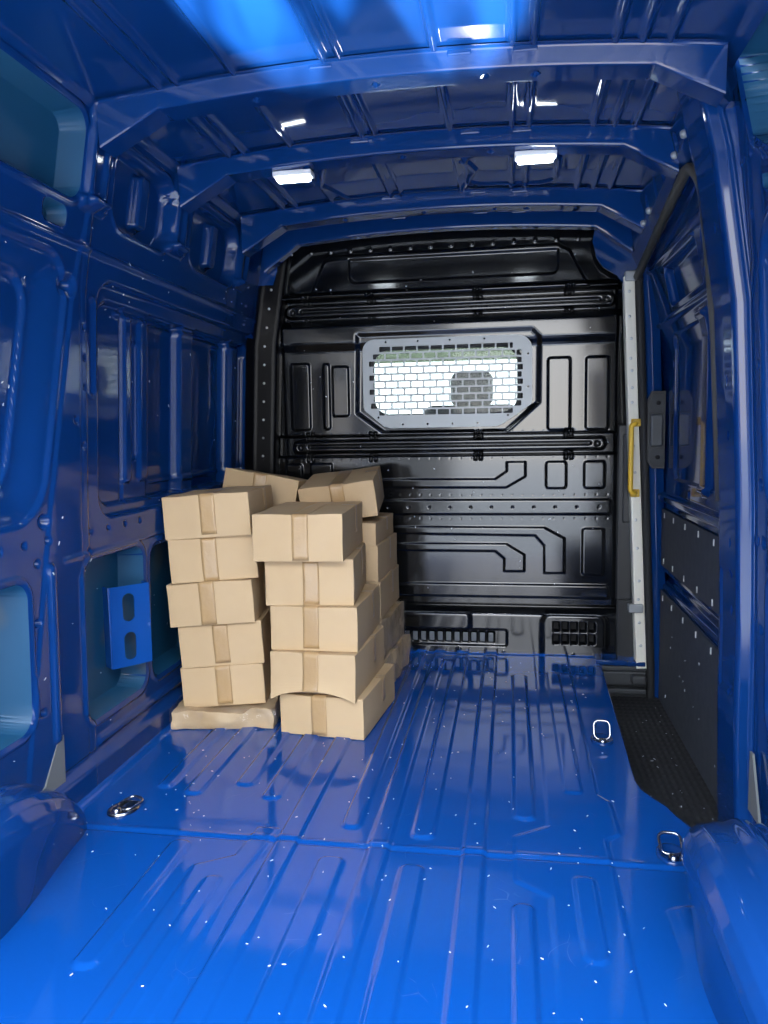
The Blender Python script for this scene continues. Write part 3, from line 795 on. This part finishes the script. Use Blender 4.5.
# ---- cartons -------------------------------------------------------------------------
def carton(label, group, M, w, d, h, seed, tabs=True, arch=0., bulge=.0018, crush=0., m=CARD, tape=True, dents=0.):
    """origin: centre of the bottom; front face towards -y"""
    t = empty('cardboard_box', (0, 0, 0)); t.matrix_world = M
    tag(t, label, 'cardboard box', group)
    rnd = random.Random(seed); ph = [rnd.uniform(0, 6) for _ in range(6)]
    def df(p):
        x, y, z = p.x/(w/2), p.y/(d/2), (p.z-h/2)/(h/2)
        q = Vector(p)
        bx, by, bz = 1-x*x, 1-y*y, 1-z*z
        bx, by, bz = max(bx, 0), max(by, 0), max(bz, 0)
        q.x += math.copysign(1, x)*abs(x)**6*bulge*by*bz*(1+.5*math.sin(3*p.y/d+ph[0]))
        q.y += math.copysign(1, y)*abs(y)**6*bulge*bx*bz*(1+.5*math.sin(3*p.x/w+ph[1]))
        q.z += .5*bulge*bx*by*max(z, 0)**4
        q.z += .0016*math.sin(4*x+ph[2])*max(z, 0)+.0012*math.sin(5*y+ph[3])*max(z, 0)
        q.x += .0006*math.sin(3*z+ph[4])+.0006*math.sin(4*y+ph[5])
        if arch:
            f = max(0, -y)**8
            if z < 0: q.z += f*(-z)**2*(arch*bx-.45*arch*(abs(x)**4)); q.y -= f*(-z)**2*.008*(1+.5*bx)
        if dents:
            nv = noise.noise_vector(Vector((p.x*9+seed, p.y*9, p.z*9)))*dents*(.35+.65*min(1, p.z/h*1.2+.2))
            nv2 = noise.noise_vector(Vector((p.x*26+seed, p.y*26, p.z*26)))*dents*.35
            q += nv+nv2
            q.z = max(q.z, .001)
        return q
    bm = bmesh.new(); bmesh.ops.create_cube(bm, size=1.)
    for v in bm.verts: v.co = Vector((v.co.x*w, v.co.y*d, (v.co.z+.5)*h))
    bmesh.ops.subdivide_edges(bm, edges=bm.edges[:], cuts=12 if not dents else 20, use_grid_fill=True)
    for v in bm.verts: v.co = df(v.co)
    body = mesh_obj('carton', bm, m, t, bool(dents))
    bv = body.modifiers.new('b', 'BEVEL'); bv.width = .0025; bv.segments = 2; bv.limit_method = 'ANGLE'; bv.angle_limit = math.radians(50)
    e = .0009
    def strip(path, c0, c1, axis, name, mt):
        bm = bmesh.new(); rows = []
        for (p, n) in path:
            row = []
            for k in range(7):
                s = c0+(c1-c0)*k/6
                q = Vector(p); q[axis] = s
                row.append(bm.verts.new(df(q)+Vector(n)*e))
            rows.append(row)
        for A, B in zip(rows[:-1], rows[1:]):
            for k in range(6): bm.faces.new((A[k], A[k+1], B[k+1], B[k])).smooth = True
        bmesh.ops.recalc_face_normals(bm, faces=bm.faces[:])
        o = mesh_obj(name, bm, mt, t)
        so = o.modifiers.new('s', 'SOLIDIFY'); so.thickness = .0005; so.offset = 1
        return o
    if tape:
        wd = .054; c = rnd.uniform(-.012, .012); L = rnd.uniform(.92, 1.0)
        path = [((0, -d/2, h*(1-L+L*k/10)), (0, -1, 0)) for k in range(10)]+[((0, -d/2, h), (0, -.8, .8))]
        path += [((0, -d/2+d*k/14, h), (0, 0, 1)) for k in range(1, 14)]+[((0, d/2, h), (0, .8, .8))]+[((0, d/2, h*(1-k/6)), (0, 1, 0)) for k in range(1, 5)]
        strip(path, c-wd/2, c+wd/2, 0, 'packing_tape', TAPE)
        if tabs:
            c = rnd.uniform(.02, .06)
            path = [((w/2-.05*(1-k/3), 0, h), (0, 0, 1)) for k in range(3)]+[((w/2, 0, h), (.8, 0, .8))]+[((w/2, 0, h-h*.6*k/6), (1, 0, 0)) for k in range(1, 7)]
            strip(path, c-.018, c+.018, 1, 'packing_tape', TAPE)
    return t
def place(x, y, z, yaw=0., roll=0., pitch=0.):
    """x,y: middle of the front bottom edge"""
    return Matrix.Translation((x, y, z)) @ Matrix.Rotation(roll, 4, 'Y') @ Matrix.Rotation(pitch, 4, 'X') @ Matrix.Rotation(yaw, 4, 'Z')
D = .40
def stack_box(label, group, base, x, y, z, yaw, w, h, seed, d=D, **k):
    M = base @ Matrix.Translation((x, y, z)) @ Matrix.Rotation(math.radians(yaw), 4, 'Z') @ Matrix.Translation((0, d/2, 0))
    return carton(label, group, M, w, d, h, seed, **k)
def film(name, w, d, h, parent, seed, amp=.012):
    bm = bmesh.new(); bmesh.ops.create_cube(bm, size=1.)
    bmesh.ops.subdivide_edges(bm, edges=bm.edges[:], cuts=22, use_grid_fill=True)
    for v in bm.verts:
        p = Vector((v.co.x*w, v.co.y*d, (v.co.z+.5)*h))
        p += noise.noise_vector(Vector((p.x*11+seed, p.y*11, p.z*14)))*amp+noise.noise_vector(Vector((p.x*32+seed, p.y*32, p.z*32)))*amp*.5
        p.z = max(p.z, .0015); v.co = p
    return mesh_obj(name, bm, FILM, parent, False)

ID = Matrix.Identity(4)
GL, GR, GB, GH = 'boxes in the left front stack', 'boxes in the right front stack', 'boxes in the stack behind the right one', 'boxes in the stack behind the left one'
# right front stack
z = .0
stack_box('cardboard box at the bottom of the right front stack, on the floor', GR, ID, -.337, 2.395, .002, -6, .292, .137, 11)
stack_box('cardboard box with bowed torn front edge, second from bottom of right front stack', GR, ID, -.358, 2.375, .140, -4, .292, .148, 12, arch=.024)
stack_box('cardboard box in the middle of the right front stack', GR, ID, -.358, 2.405, .289, -1, .295, .148, 13)
stack_box('cardboard box just under the top box of the right front stack', GR, ID, -.372, 2.42, .438, 5, .295, .152, 14)
stack_box('topmost cardboard box of the right front stack, nearest the camera', GR, ID, -.397, 2.375, .592, 3, .296, .153, 15, d=.47)
# left front stack leans a little to the left
base = Matrix.Translation((-.69, 2.45, .062)) @ Matrix.Rotation(math.radians(-3.4), 4, 'Y')
b = stack_box('crushed cardboard box wrapped in clear film under the left front stack', GL, ID, -.69, 2.42, .001, 7, .345, .066, 21, d=.44, m=CARD2, dents=.024, tabs=False, tape=False)
film('stretch_film', .362, .455, .072, b, 3, .009)
stack_box('cardboard box second from bottom of the left front stack', GL, base, -.008, .015, .006, 8, .288, .140, 22, d=.34)
stack_box('cardboard box third from bottom of the left front stack', GL, base, -.002, .02, .147, 9, .288, .148, 23, d=.34)
stack_box('dented shiny-taped cardboard box fourth from bottom of the left front stack', GL, base, -.018, 0., .296, 7, .294, .148, 24, bulge=.006, d=.34)
stack_box('cardboard box just under the top of the left front stack', GL, base, .0, .015, .446, 10, .298, .150, 25, d=.34)
stack_box('topmost cardboard box of the left front stack', GL, base, -.004, 0., .598, 4, .300, .148, 26, d=.34)
# stack behind the right one
b = stack_box('crushed cardboard box wrapped in film at the bottom of the right rear stack', GB, ID, -.37, 2.86, .001, -5, .35, .13, 31, d=.42, m=CARD2, dents=.02, tabs=False, tape=False)
film('stretch_film', .368, .436, .139, b, 9, .010)
b = stack_box('film-covered bent cardboard box second from bottom of the right rear stack', GB, ID, -.368, 2.855, .134, -4, .33, .145, 32, m=CARD2, dents=.012, tabs=True, tape=False)
film('stretch_film', .343, .415, .151, b, 5, .008)
stack_box('cardboard box in the middle of the right rear stack', GB, ID, -.362, 2.87, .286, -2, .300, .146, 33)
stack_box('cardboard box fourth from bottom of the right rear stack', GB, ID, -.368, 2.865, .433, -2, .300, .140, 34)
baseB = Matrix.Translation((-.40, 2.85, .578)) @ Matrix.Rotation(math.radians(-3), 4, 'Y')
stack_box('cardboard box just under the tilted top of the right rear stack', GB, ID, -.375, 2.86, .574, -1, .300, .086, 36)
baseB = Matrix.Translation((-.362, 2.865, .668)) @ Matrix.Rotation(math.radians(-6), 4, 'Y') @ Matrix.Rotation(math.radians(6), 4, 'X')
stack_box('tilted topmost cardboard box of the right rear stack, against the bulkhead view', GB, baseB, 0, 0, .003, 5, .292, .138, 35)
# stack behind the left one: only its skewed top box shows
for i, h in enumerate((.23, .23, .22)):
    stack_box('cardboard box low in the stack hidden behind the left front stack', GH, ID, -.72, 2.925, .002+.2305*i, 2, .27, h, 40+i, d=.38)
baseL = Matrix.Translation((-.705, 2.90, .732)) @ Matrix.Rotation(math.radians(10), 4, 'Y') @ Matrix.Rotation(math.radians(-5), 4, 'X')
stack_box('skewed cardboard box peeking out above and behind the left front stack', GH, baseL, 0, 0, .0, 3, .30, .12, 45, d=.38)

# ---- loose pale lint flecks ---------------------------------------------------------
bm = bmesh.new()
def fleck(p, n, L, wd):
    n = Vector(n).normalized(); a = Vector((random.uniform(-1, 1), random.uniform(-1, 1), random.uniform(-1, 1)))
    u = n.cross(a).normalized(); w = n.cross(u)
    lo, up = [], []
    for k in range(5):
        t = 2*PI*k/5+random.uniform(-.3, .3); r = random.uniform(.7, 1.1)
        q = Vector(p)+u*math.cos(t)*L*r*.5+w*math.sin(t)*wd*r*.5
        lo.append(bm.verts.new(q)); up.append(bm.verts.new(q+n*.0012))
    bm.faces.new(up); bm.faces.new(lo[::-1])
    for k in range(5): bm.faces.new((lo[k], lo[(k+1) % 5], up[(k+1) % 5], up[k]))
for i in range(230):
    y = random.uniform(1.1, 3.3); x = random.uniform(-.82, .58)
    z = float(floor_h(np.array([x]), np.array([y]))[0])
    fleck((x, y, z+.0003), (0, 0, 1), random.uniform(.003, .010), random.uniform(.0015, .003))
for i in range(90):
    y = random.uniform(1.5, 3.3); z = random.uniform(.1, 1.6)
    d = float(lw(np.array([y]), np.array([z]))[0])
    fleck((float(xl(z))-d+.0005, y, z), (1, 0, 0), random.uniform(.004, .014), random.uniform(.002, .005))
for i in range(50):
    x = random.uniform(-.7, .7); z = random.uniform(.3, 1.75)
    if -.4 < x < .42 and .98 < z < 1.45: continue
    fleck((x, YB-float(bk_h(np.array([x]), np.array([z]))[0])-.0005, z), (0, -1, 0), random.uniform(.004, .012), random.uniform(.002, .005))
for i in range(12):
    y = random.uniform(2.3, 3.3); z = random.uniform(-.1, .3); fleck((.9045, y, z), (-1, 0, 0), random.uniform(.004, .014), random.uniform(.002, .005))
for i in range(40):
    fleck((random.uniform(.66, .88), random.uniform(1.95, 3.25), -.140), (0, 0, 1), random.uniform(.004, .014), random.uniform(.002, .005))
lint = mesh_obj('lint_flecks', bm, FOAM); lint['kind'] = 'stuff'
tag(lint, 'pale lint flecks scattered over the blue floor and walls', 'lint')

# ---- cab beyond the bulkhead window -----------------------------------------------------
st = empty('cab_seat', (.10, 3.78, .0)); tag(st, 'dark cab seat with rounded headrest seen through the barred window', 'seat')
def pad(name, x0, x1, y0, y1, z0, z1, r, parent):
    bm = bmesh.new(); add_box(bm, x0, x1, y0, y1, z0, z1, r, 5); return mesh_obj(name, bm, FABRIC, parent, True)
pad('backrest', -.24, .22, -.06, .08, .45, 1.13, .05, st); pad('headrest', -.105, .098, -.05, .06, 1.115, 1.295, .05, st); pad('cushion', -.24, .22, .0, .5, .33, .47, .05, st)
bm = bmesh.new(); add_box(bm, -.2, .18, -.02, .42, .0, .34, .02); mesh_obj('seat_base', bm, DARK, st)
bm = bmesh.new()
add_box(bm, -.95, .95, 3.52, 4.58, 1.60, 1.66, .01)                 # roof
o = mesh_obj('trim_9', bm, BLUE); structure(o, 'cab roof', 'trim')
bm = bmesh.new(); add_box(bm, -.95, .95, 3.52, 4.6, -.05, 0., .005); structure(mesh_obj('trim_13', bm, DARK), 'cab floor', 'floor')
ws = empty('window_1', (0, 4.55, 1.2)); structure(ws, 'windscreen seen through the barred bulkhead window', 'window')
bm = bmesh.new(); add_box(bm, -.85, .85, -.004, .004, -.5, .21, .002); mesh_obj('pane', bm, GLASS, ws)
bm = bmesh.new(); add_box(bm, -.85, .85, -.004, .004, .211, .40, .002); mesh_obj('shade_band', bm, TINT, ws)
bm = bmesh.new(); add_box(bm, -.9, .9, -.3, .3, -.75, -.45, .05); mesh_obj('dashboard', bm, DARK, ws)

# ---- outdoors ---------------------------------------------------------------------------
def plane(name, x0, x1, y0, y1, z, m):
    bm = bmesh.new()
    bm.faces.new([bm.verts.new(p) for p in ((x0, y0, z), (x1, y0, z), (x1, y1, z), (x0, y1, z))]); return mesh_obj(name, bm, m)
structure(plane('ground', -40, 40, -40, 40, -.62, GROUND), 'grey asphalt yard outside the van', 'ground')

for i, (x0, x1) in enumerate(((-16, -.86), (2.2, 16))):  # added walls, placed to darken bulkhead reflections and leave a bright gap
    bm = bmesh.new(); add_box(bm, x0, x1, -9, -7, -.62, 4.6, .02)
    structure(mesh_obj(('wall_added_left', 'wall_added_right')[i], bm, GREYWALL), 'unseen wall added behind the van to shape rear light and reflections', 'wall')
bm = bmesh.new(); add_box(bm, -14, 14, 12, 13, -.62, 6, .02); structure(mesh_obj('wall_added_front', bm, PALEWALL), 'pale wall added ahead of the van to dim the window view', 'wall')  # added to dim the outdoors ahead and its reflection in the floor
# ---- world & light -----------------------------------------------------------------------
W = bpy.data.worlds.new('sky'); S.world = W; W.use_nodes = True
nt = W.node_tree; bg = nt.nodes['Background']
tc = nt.nodes.new('ShaderNodeTexCoord'); sp = nt.nodes.new('ShaderNodeSeparateXYZ'); rp = nt.nodes.new('ShaderNodeValToRGB')
nt.links.new(tc.outputs['Generated'], sp.inputs[0]); nt.links.new(sp.outputs['Z'], rp.inputs['Fac']); nt.links.new(rp.outputs['Color'], bg.inputs['Color'])
e = rp.color_ramp.elements; e[0].position = 0; e[0].color = (1, .98, .95, 1); e[1].position = .7; e[1].color = (1.3, 1.5, 1.8, 1)
bg.inputs['Strength'].default_value = 4.2

# added spot with noise streaks, imitates sun bounced onto the roof skin
sl = bpy.data.lights.new('sun_bounce_stand_in', 'SPOT'); sl.energy = 1500; sl.spot_size = math.radians(22); sl.spot_blend = .35; sl.shadow_soft_size = .01
so = bpy.data.objects.new('sun_bounce_stand_in', sl); so.location = (.02, .25, .25); link(so)
so.rotation_euler = (Vector((-.02, 1.56, 1.92))-Vector((.02, .25, .25))).to_track_quat('-Z', 'Y').to_euler()
sl.use_nodes = True; nt = sl.node_tree; em = nt.nodes['Emission']
ge = nt.nodes.new('ShaderNodeTexCoord'); mp = nt.nodes.new('ShaderNodeMapping'); mp.inputs['Scale'].default_value = (1, .25, .25)
mp.inputs['Rotation'].default_value = (0, 0, .25)
no = nt.nodes.new('ShaderNodeTexNoise'); no.inputs['Scale'].default_value = 15; no.inputs['Detail'].default_value = 1.5; no.inputs['Distortion'].default_value = .4
cr = nt.nodes.new('ShaderNodeValToRGB'); cr.color_ramp.elements[0].position = .44; cr.color_ramp.elements[0].color = (.12, .12, .12, 1); cr.color_ramp.elements[1].position = .66
nt.links.new(ge.outputs['Normal'], mp.inputs[0]); nt.links.new(mp.outputs[0], no.inputs['Vector']); nt.links.new(no.outputs['Fac'], cr.inputs['Fac']); nt.links.new(cr.outputs['Color'], em.inputs['Color'])

# ---- camera ---------------------------------------------------------------------------------
cam = bpy.data.cameras.new('camera'); co = bpy.data.objects.new('camera', cam); COL.objects.link(co)
R = Matrix(((.987, 0, .162), (.161, .103, -.982), (-.017, .995, .102)))
q = R.to_quaternion(); co.rotation_mode = 'QUATERNION'; co.rotation_quaternion = q; co.location = (.28, 0, 1.0)
cam.sensor_fit = 'AUTO'; cam.sensor_width = 36; cam.lens = 769/1024*36; cam.clip_start = .02
S.camera = co
S.view_settings.view_transform = 'Standard'; S.view_settings.look = 'None'; S.view_settings.gamma = 1; S.view_settings.use_curve_mapping = False
S.view_settings.exposure = 1.22
S.cycles.max_bounces = 10; S.cycles.glossy_bounces = 6; S.cycles.diffuse_bounces = 5; S.cycles.transparent_max_bounces = 12
S.cycles.sample_clamp_indirect = 8
